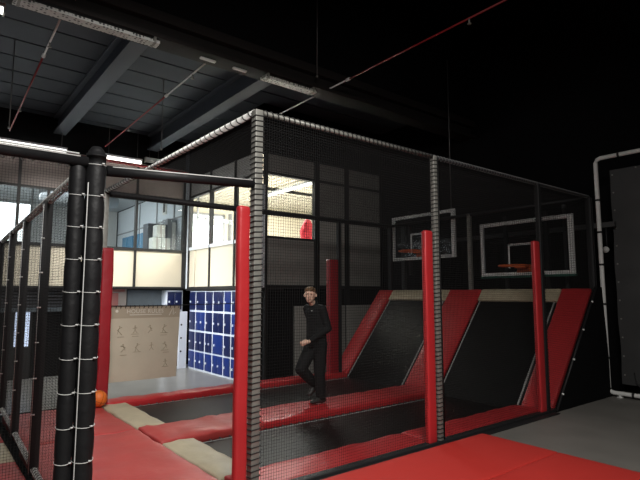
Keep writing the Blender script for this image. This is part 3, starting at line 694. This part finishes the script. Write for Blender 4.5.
# ------------------------------------------------------------------ white frame on the right with the grey sheet
t = thing('white_frame', 'white sleeved pipe frame with black straps at the right edge', 'frame', (6.15, -0.03, 0))
xf = 6.15; r = 0.032
mb = MB().path([(xf, -3.0, 0.06), (xf, -0.10, 0.06), (xf, -0.05, 0.08), (xf, -0.03, 0.13), (xf, -0.03, 3.56), (xf, -0.05, 3.60), (xf, -0.10, 3.62), (xf, -3.0, 3.62)], r, 12)
mb.build('pipe', M['whitepipe'], t, True)
mb = MB()
for z in (0.55, 1.35, 1.95, 2.45, 2.95): mb.tube((xf, -0.03, z), (xf, -0.03, z + 0.03), r + 0.006, 12)
for y in (-0.35, -0.75, -1.3): mb.tube((xf, y, 0.06), (xf, y - 0.03, 0.06), r + 0.006, 12); mb.tube((xf, y, 3.62), (xf, y - 0.03, 3.62), r + 0.006, 12)
mb.build('strap', M['cord'], t, True)
MB().tube((xf, -0.18, 0.0), (xf, -0.18, 0.04), 0.02, 10).tube((xf, -0.18, 0.0), (xf, -0.18, 0.012), 0.045, 12).build('foot', M['whitepipe'], t, True)
t = thing('hanging_sheet', 'charcoal sheet with eyelets hanging behind the white frame', 'sheet', (6.4, -1.6, 0.2))
bm_v = []; mb = MB(); ny, nz = 30, 30
def shx(y, z): return 6.42 + 0.01 * math.sin(y * 5) + 0.012 * math.sin(z * 3 + y * 2)
for a in (0, 0.006):
    for i in range(ny + 1):
        for j in range(nz + 1):
            y = -0.12 - 2.8 * i / ny; z = 0.16 + 3.30 * j / nz
            if i == 0: y += 0.006 * math.sin(z * 7)
            mb.v.append((shx(y, z) + a, y, z))
n1 = (ny + 1) * (nz + 1)
for i in range(ny):
    for j in range(nz):
        q = i * (nz + 1) + j; mb.f.append((q, q + 1, q + nz + 2, q + nz + 1)); mb.f.append(tuple(n1 + k for k in (q, q + nz + 1, q + nz + 2, q + 1)))
mb.build('sheet', M['tarp'], t, True)
mb = MB()
for k in range(12):
    z = 0.3 + k * 0.28; mb.tube((shx(-0.16, z) - 0.006, -0.16, z), (shx(-0.16, z) - 0.001, -0.16, z), 0.013, 8)
for k in range(6): mb.tube((6.40, -0.5 - k * 0.4, 3.44), (6.41, -0.5 - k * 0.4, 3.44), 0.013, 8)
mb.build('eyelet', M['steel'], t)
MB().path([(6.40, -0.30, 0.35), (6.38, -0.32, 0.22), (6.36, -0.42, 0.10), (6.38, -0.5, 0.05)], 0.01, 6).build('tie_cord', M['cord'], t, True)

# ------------------------------------------------------------------ fence on the left and padded gateway
DXF = 0.030
fa = Vector((-1.235, 0.10, 0)); fd = Vector((DXF, 1, 0)).normalized()
fence = thing('net_fence', 'black netted fence with white rails running back from the padded post', 'fence', (-1.235, 0.1, 0))
def FP(s, z): return fa + fd * s + Vector((0, 0, z))
MB().tube(FP(0, 2.36), FP(6.0, 2.36), 0.020, 12).build('top_rail', M['whitepipe'], fence, True)
helix(MB(), FP(0, 2.325), FP(6.0, 2.325), 0.018, 0.10, 0.006, 8).build('lacing', M['tie'], fence, True)
MB().tube(FP(0, 0.05), FP(6.0, 0.05), 0.020, 10).build('bottom_rail', M['steel'], fence, True)
helix(MB(), FP(0, 0.05), FP(6.0, 0.05), 0.022, 0.06, 0.006, 8).build('lacing', M['tie'], fence, True)
for s in (1.47, 2.85, 4.25, 5.8):
    c = FP(s, 0); MB().box(c.x - 0.035, c.x + 0.035, c.y - 0.05, c.y + 0.05, 0.0, 2.34).build('post', M['blackpost'], fence, bevel=0.005)
    mb = MB()
    for z in (0.5, 0.8, 1.1, 1.4, 1.7, 2.0): mb.tube((c.x - 0.05, c.y - 0.055, z), (c.x - 0.02, c.y - 0.055, z), 0.006, 6)
    mb.build('cable_tie', M['tie'], fence)
    MB().tube((c.x - 0.042, c.y - 0.055, 0.02), (c.x - 0.042, c.y - 0.055, 2.3), 0.0016, 6).build('edge_cord', M['tie'], fence, True)
net_mesh(MB(), FP(0, 0.05), fd, (0, 0, 1), 5.9, 2.28, 0.022, 0.0007).build('net', M['net'], fence)
net2 = thing('left_net_panel', 'black net hanging from the padded bar at the left edge', 'net', (-2.2, 0, 0))
net_mesh(MB(), (-3.0, 0.0, 0.0), (1, 0, 0), (0, 0, 1), 1.70, 2.33, 0.0165, 0.0007).build('net', M['net'], net2)
helix(MB(), (-3.0, 0, 2.33), (-1.32, 0, 2.33), 0.012, 0.05, 0.004, 8).build('lacing', M['web'], net2, True)

gate = thing('padded_gateway', 'black foam padded gateway post with white cable ties and side bars', 'gateway', (-1.18, 0, 0))
def foam_post(x, y, r, z1, lab=None):
    prof = [(r * 0.9, 0.0), (r, 0.05)]
    k = 0.3
    while k < z1 - 0.1:
        prof += [(r, k - 0.07), (r * 0.92, k), (r, k + 0.07)]; k += 0.205
    prof += [(r * 0.97, z1 - 0.08), (r * 0.8, z1 - 0.03), (r * 0.45, z1), (0.002, z1 + 0.002)]
    o = MB().lathe(prof, (x, y, 0), 22).build('foam_post', M['foam'], gate, True)
    mb = MB(); k = 0.3
    while k < z1 - 0.1:
        mb.path([(x + (r * 0.95 + 0.002) * math.cos(a), y + (r * 0.95 + 0.002) * math.sin(a), k + 0.008 * math.sin(a)) for a in [i * math.pi / 8 for i in range(16)]], 0.0022, 6, True)
        mb.box(x + 0.02, x + 0.035, y - r - 0.008, y - r * 0.9, k - 0.004, k + 0.004); k += 0.205
    mb.build('cable_tie', M['tie'], gate, True)
foam_post(-1.195, 0.0, 0.063, 2.47)
foam_post(-1.30, 0.02, 0.05, 2.38)
MB().path([(-1.25, -0.052, z) for z in [0.02 + 0.1 * i for i in range(23)]] , 0.003, 6).build('seam_cord', M['tie'], gate, True)
def foam_bar(a, b, r, name='foam_bar'):
    MB().tube(a, b, r, 16).build(name, M['foam'], gate, True)
foam_bar((-1.13, -0.01, 2.32), (-0.02, -0.01, 2.385), 0.036)
MB().tube((-1.10, -0.038, 2.345), (-0.04, -0.038, 2.408), 0.004, 6).build('seam_strip', M['tie'], gate, True)
foam_bar((-3.0, -0.01, 2.36), (-1.25, -0.01, 2.36), 0.034)
MB().tube((-3.0, -0.036, 2.385), (-1.3, -0.036, 2.385), 0.004, 6).tube((-3.0, -0.0, 2.41), (-1.3, -0.0, 2.41), 0.006, 6).build('seam_strip', M['tie'], gate, True)

# ------------------------------------------------------------------ banner
bt = thing('rules_banner', 'beige house rules banner hanging on the far side of the cage', 'banner', (0.67, 4.46, 0.25))
YB = 4.46; bx0, bx1, bz0, bz1 = 0.19, 1.30, 0.215, 1.33
mb = MB(); nx, nz = 24, 24
for a in (0, 0.004):
    for i in range(nx + 1):
        for j in range(nz + 1):
            x = bx0 + (bx1 - bx0) * i / nx; z = bz0 + (bz1 - bz0 - 0.18) * j / nz
            mb.v.append((x - (0.03 * (1 - j / nz) if i == nx else 0), YB + a + 0.008 * math.sin(x * 6) * (1 - j / nz), z))
n1 = (nx + 1) * (nz + 1)
for i in range(nx):
    for j in range(nz):
        q = i * (nz + 1) + j; mb.f.append((q, q + nz + 1, q + nz + 2, q + 1)); mb.f.append(tuple(n1 + k for k in (q, q + 1, q + nz + 2, q + nz + 1)))
mb.build('sheet', M['banner'], bt, True)
MB().box(bx0, bx1, YB - 0.001, YB + 0.005, bz1 - 0.18, bz1).build('header', M['bhead'], bt)
def text(s, x, y, z, size, m, parent, name='lettering', ext=0.001):
    cu = bpy.data.curves.new(name, 'FONT'); cu.body = s; cu.size = size; cu.extrude = ext; cu.align_x = 'CENTER'; cu.space_character = 1.1
    to = bpy.data.objects.new('tmp', cu); COL.objects.link(to); bpy.context.view_layer.update()
    me = bpy.data.meshes.new_from_object(to.evaluated_get(bpy.context.evaluated_depsgraph_get()))
    bpy.data.objects.remove(to); me.materials.append(m) if not me.materials else None
    me.transform(Matrix.Rotation(math.pi / 2, 4, 'X'))
    me.transform(Matrix.Translation(Vector((x, y, z)) - root_loc(parent)))
    me.materials.clear(); me.materials.append(m)
    o = bpy.data.objects.new(name, me); COL.objects.link(o); o.parent = parent; return o
text('HOUSE RULES', 0.74, YB - 0.004, bz1 - 0.105, 0.085, M['printlight'], bt)
MB().box(0.50, 1.0, YB - 0.004, YB, bz1 - 0.135, bz1 - 0.125).build('small_print', M['printlight'], bt)
MB().path([(1.12, YB - 0.004, bz1 - 0.15), (1.17, YB - 0.004, bz1 - 0.05), (1.19, YB - 0.004, bz1 - 0.03), (1.185, YB - 0.004, bz1 - 0.14), (1.23, YB - 0.004, bz1 - 0.1)], 0.005, 4).build('emblem', M['printlight'], bt)
MB().tube((0.31, YB - 0.004, bz1 - 0.07), (0.31, YB, bz1 - 0.07), 0.022, 12).build('emblem', M['printlight'], bt)
def figure(x, z, k, s=1.0):
    mb = MB(); y = YB - 0.003
    def P(a, b): return (x + a * s, y, z + b * s)
    mb.tube((x, y - 0.002, z + 0.06 * s), (x, y + 0.002, z + 0.06 * s), 0.011 * s, 8)
    r2 = 0.005 * s
    lean = (k % 3 - 1) * 0.02
    mb.path([P(0, 0.045), P(lean, 0.0)], r2, 4); mb.path([P(-0.035, 0.02 + lean), P(0, 0.035), P(0.035, 0.03 - lean)], r2 * .8, 4)
    mb.path([P(-0.03, -0.05), P(lean, 0), P(0.035, -0.045 + lean)], r2 * .8, 4)
    if k % 2: mb.path([P(-0.06, -0.06), P(0.06, -0.06)], r2 * .7, 4)
    mb.build('pictogram', M['print'], bt)
for k in range(4): figure(0.36 + k * 0.23, 0.97, k)
for k in range(4): figure(0.42 + k * 0.215, 0.70, k + 2)
figure(1.08, 0.44, 1, 0.9)
mb = MB()
for r_, z in ((0, 0.87), (1, 0.60)):
    for k in range(4): mb.box(0.33 + k * 0.22 + r_ * 0.05, 0.43 + k * 0.22 + r_ * 0.05, YB - 0.002, YB, z, z + 0.008)
mb.build('caption_line', M['print'], bt)
mb = MB().path([(0.0, V + 0.03, 1.36), (0.12, YB - 0.02, 1.34), (0.7, YB - 0.01, 1.335), (1.30, YB - 0.01, 1.34), (2.2, V + 0.05, 1.36)], 0.007, 6)
mb.build('hanging_cord', M['cord'], bt, True)
mb = MB()
for k in range(16): mb.path([(bx0 + 0.03 + k * 0.07, YB - 0.012 + 0.02 * math.cos(a), 1.325 + 0.022 * math.sin(a)) for a in [i * math.pi / 4 for i in range(8)]], 0.005, 4, True)
mb.build('banner_ring', M['cord'], bt)

# ------------------------------------------------------------------ ball
bm = bmesh.new(); bmesh.ops.create_uvsphere(bm, u_segments=32, v_segments=20, radius=0.11)
me = bpy.data.meshes.new('ball'); bm.to_mesh(me); bm.free(); me.materials.append(M['orange'])
for p in me.polygons: p.use_smooth = True
ball = thing('basketball', 'orange ball on the red mat at the foot of the far left pad', 'ball', (-0.06, 3.86, 0.122))
bo = bpy.data.objects.new('ball_skin', me); COL.objects.link(bo); bo.parent = ball
mb = MB()
for ax in range(3):
    pts = []
    for i in range(32):
        a = 2 * math.pi * i / 32; p = [0, 0, 0]; p[ax] = 0; p[(ax + 1) % 3] = 0.1095 * math.cos(a); p[(ax + 2) % 3] = 0.1095 * math.sin(a); pts.append(tuple(p))
    mb.path(pts, 0.0022, 5, True)
so = mb.build('seam', M['dark'], None, True); so.parent = ball; ball.rotation_euler = (0.4, 0.3, 0.2)

# ------------------------------------------------------------------ person
PO = Vector((2.385, 2.25, 0.022))     # between the feet
def W_(f, l, z): return PO + Vector((-f, -l, z))     # forward = -x, left = -y
def blob(name, segs, m, parent, vox=0.008, smooth=4):
    bm = bmesh.new()
    def ball(c, r):
        rr = r if isinstance(r, (tuple, list)) else (r, r, r)
        mt = Matrix.Translation(c) @ Matrix.Diagonal((rr[0], rr[1], rr[2], 1))
        bmesh.ops.create_icosphere(bm, subdivisions=2, radius=1, matrix=mt)
    for seg in segs:
        for (p, r), (q, s) in zip(seg[:-1], seg[1:]):
            p = Vector(p); q = Vector(q)
            rr = r if isinstance(r, tuple) else (r, r, r); ss = s if isinstance(s, tuple) else (s, s, s)
            n = max(2, int((q - p).length / (min(rr + ss) * 0.35)))
            for i in range(n + 1):
                t_ = i / n; ball(p.lerp(q, t_), tuple(a + (b - a) * t_ for a, b in zip(rr, ss)))
        if len(seg) == 1: ball(Vector(seg[0][0]), seg[0][1])
    me = bpy.data.meshes.new('tmp'); bm.to_mesh(me); bm.free()
    o = bpy.data.objects.new('tmp', me); COL.objects.link(o)
    md = o.modifiers.new('r', 'REMESH'); md.mode = 'VOXEL'; md.voxel_size = vox
    sm = o.modifiers.new('s', 'SMOOTH'); sm.iterations = smooth; sm.factor = 0.5
    bpy.context.view_layer.update()
    me2 = bpy.data.meshes.new_from_object(o.evaluated_get(bpy.context.evaluated_depsgraph_get()))
    bpy.data.objects.remove(o); me2.name = name; me2.materials.clear(); me2.materials.append(m)
    me2.transform(Matrix.Translation(-root_loc(parent)))
    for p in me2.polygons: p.use_smooth = True
    r_o = bpy.data.objects.new(name, me2); COL.objects.link(r_o); r_o.parent = parent
    return r_o
person = thing('person', 'young person in a black tracksuit striding along the red divider pad', 'person', PO)
# head frame: faces the camera side
hc = W_(0.13, 0.02, 1.475)
hf = Vector((-0.74, -0.67, -0.02)).normalized(); hl = Vector((0, 0, 1)).cross(hf).normalized()
def HD(f, l, z): return hc + hf * f + hl * l + Vector((0, 0, z))
shL, shR = W_(0.02, 0.155, 1.285), W_(0.05, -0.155, 1.285)
elL = W_(-0.06, 0.19, 1.02); haL = W_(0.32, 0.15, 0.84); wrL = W_(0.245, 0.165, 0.86)
elR = W_(-0.08, -0.20, 1.03); wrR = W_(0.0, -0.19, 0.82); haR = W_(0.02, -0.185, 0.755)
hipL, hipR = W_(0.0, 0.085, 0.80), W_(0.0, -0.085, 0.80)
knL, anL = W_(0.015, 0.085, 0.43), W_(-0.02, 0.075, 0.075)
knR, anR = W_(0.21, -0.08, 0.46), W_(-0.06, -0.11, 0.22)
def hand(h, w, side):
    segs = [[(w, 0.022), (w.lerp(h, 0.5), (0.030, 0.024, 0.028)), (h, (0.034, 0.028, 0.030))]]
    d = (h - w).normalized(); s_ = d.cross(Vector((0, 0, 1))).normalized(); u_ = s_.cross(d)
    for k, ln in enumerate((0.030, 0.034, 0.032, 0.026)):
        b = h + u_ * (0.026 - 0.017 * k) + d * 0.012
        k1 = b + d * ln; k2 = k1 + s_ * side * 0.022 + d * 0.004; k3 = k2 - d * 0.024 + s_ * side * 0.008
        segs.append([(b, 0.0095), (k1, 0.0092), (k2, 0.0088), (k3, 0.008)])
    tb = w.lerp(h, 0.55) + u_ * 0.026
    segs.append([(tb, 0.012), (tb + d * 0.03 + s_ * side * 0.018 + u_ * 0.006, 0.010), (tb + d * 0.05 + s_ * side * 0.03, 0.0085)])
    return segs
body = [
    [(HD(0.0, 0, 0.02), (0.078, 0.078, 0.098)), (HD(0.018, 0, -0.045), (0.058, 0.058, 0.062))],
    [(HD(0.035, 0, -0.075), (0.036, 0.036, 0.030))],
    [(HD(0.085, 0, 0.005), 0.011), (HD(0.100, 0, -0.022), 0.014)],
    [(HD(0.088, 0, -0.052), (0.018, 0.018, 0.007))],
    [(HD(0.076, -0.028, 0.032), (0.012, 0.012, 0.005)), (HD(0.076, 0.028, 0.032), (0.012, 0.012, 0.005))],
    [(HD(-0.005, 0.083, 0.0), (0.014, 0.014, 0.028))], [(HD(-0.005, -0.083, 0.0), (0.014, 0.014, 0.028))],
    [(HD(-0.01, 0, -0.07), 0.048), (W_(0.035, 0, 1.33), 0.052)],
    [(W_(0.03, 0, 1.25), (0.085, 0.13, 0.09)), (W_(0.0, 0, 1.05), (0.08, 0.115, 0.10)), (W_(0.0, 0, 0.84), (0.085, 0.12, 0.09))],
    [(shL, 0.045), (elL, 0.034), (wrL, 0.022)], [(shR, 0.045), (elR, 0.034), (wrR, 0.022)],
    [(hipL, 0.075), (knL, 0.048), (anL, 0.032)], [(hipR, 0.075), (knR, 0.048), (anR, 0.032)],
    [(anL, 0.03), (anL + Vector((-0.08, 0, -0.035)), 0.018)], [(anR, 0.03), (anR + Vector((-0.06, 0, -0.07)), 0.018)],
] + hand(haL, wrL, 1) + hand(haR, wrR, -1)
blob('body', body, M['skin'], person, 0.0065, 3)
for s_ in (-1, 1):
    e = [[(HD(0.074, s_ * 0.031, 0.012), (0.008, 0.008, 0.005))]]
    blob('eye', e, M['dark'], person, 0.003, 1)
blob('mouth', [[(HD(0.088, -0.017, -0.050), 0.0055), (HD(0.092, 0, -0.053), 0.006), (HD(0.088, 0.017, -0.050), 0.0055)]], M['lip'], person, 0.003, 1)
hair = [[(HD(-0.012, 0, 0.062), (0.084, 0.084, 0.066))], [(HD(-0.035, 0, 0.025), (0.068, 0.072, 0.075))], [(HD(0.045, -0.03, 0.088), (0.034, 0.034, 0.024)), (HD(0.05, 0.03, 0.092), (0.034, 0.034, 0.026))]]
blob('hair', hair, M['hair'], person, 0.006, 2)
jacket = [
    [(W_(0.045, 0, 1.375), (0.058, 0.060, 0.03)), (W_(0.04, 0, 1.33), (0.07, 0.075, 0.04))],
    [(W_(0.03, 0.09, 1.29), (0.085, 0.075, 0.065)), (W_(0.03, -0.09, 1.29), (0.085, 0.075, 0.065))],
    [(W_(0.03, 0, 1.24), (0.12, 0.165, 0.09)), (W_(0.01, 0, 1.06), (0.125, 0.16, 0.10)), (W_(0.0, 0, 0.80), (0.135, 0.175, 0.08))],
    [(shL, 0.064), (shL.lerp(elL, 0.5), 0.058), (elL, 0.053), (elL.lerp(wrL, 0.5), 0.047), (elL.lerp(wrL, 0.92), 0.036)],
    [(shR, 0.064), (shR.lerp(elR, 0.5), 0.058), (elR, 0.053), (elR.lerp(wrR, 0.5), 0.047), (elR.lerp(wrR, 0.92), 0.036)],
]
jk = blob('jacket', jacket, M['cloth'], person, 0.009, 3)
bmc = W_(0.125, 0.075, 1.245)
tr = [
    [(W_(-0.01, 0, 0.80), (0.11, 0.145, 0.08))],
    [(hipL, 0.105), (hipL.lerp(knL, 0.5), 0.096), (knL, 0.084), (knL.lerp(anL, 0.5), 0.078), (anL + Vector((0, 0, 0.01)), 0.068)],
    [(hipR, 0.105), (hipR.lerp(knR, 0.5), 0.098), (knR, 0.086), (knR.lerp(anR, 0.5), 0.078), (anR + Vector((0, 0, 0.01)), 0.064)],
]
blob('trousers', tr, M['cloth'], person, 0.009, 3)
blob('shoe', [[(anL + Vector((0.035, 0, -0.03)), (0.045, 0.045, 0.044)), (anL + Vector((-0.06, 0, -0.028)), (0.05, 0.046, 0.042)), (anL + Vector((-0.15, 0.0, -0.042)), (0.035, 0.038, 0.022))]], M['shoe'], person, 0.007, 2)
blob('shoe', [[(anR + Vector((0.03, 0, -0.02)), (0.045, 0.045, 0.044)), (anR + Vector((-0.05, 0, -0.065)), (0.048, 0.045, 0.042)), (anR + Vector((-0.10, 0.0, -0.12)), (0.034, 0.036, 0.022))]], M['shoe'], person, 0.007, 2)
blob('zip_badge', [[(W_(0.125, 0.06, 1.26), 0.010)]], M['tie'], person, 0.003, 0)
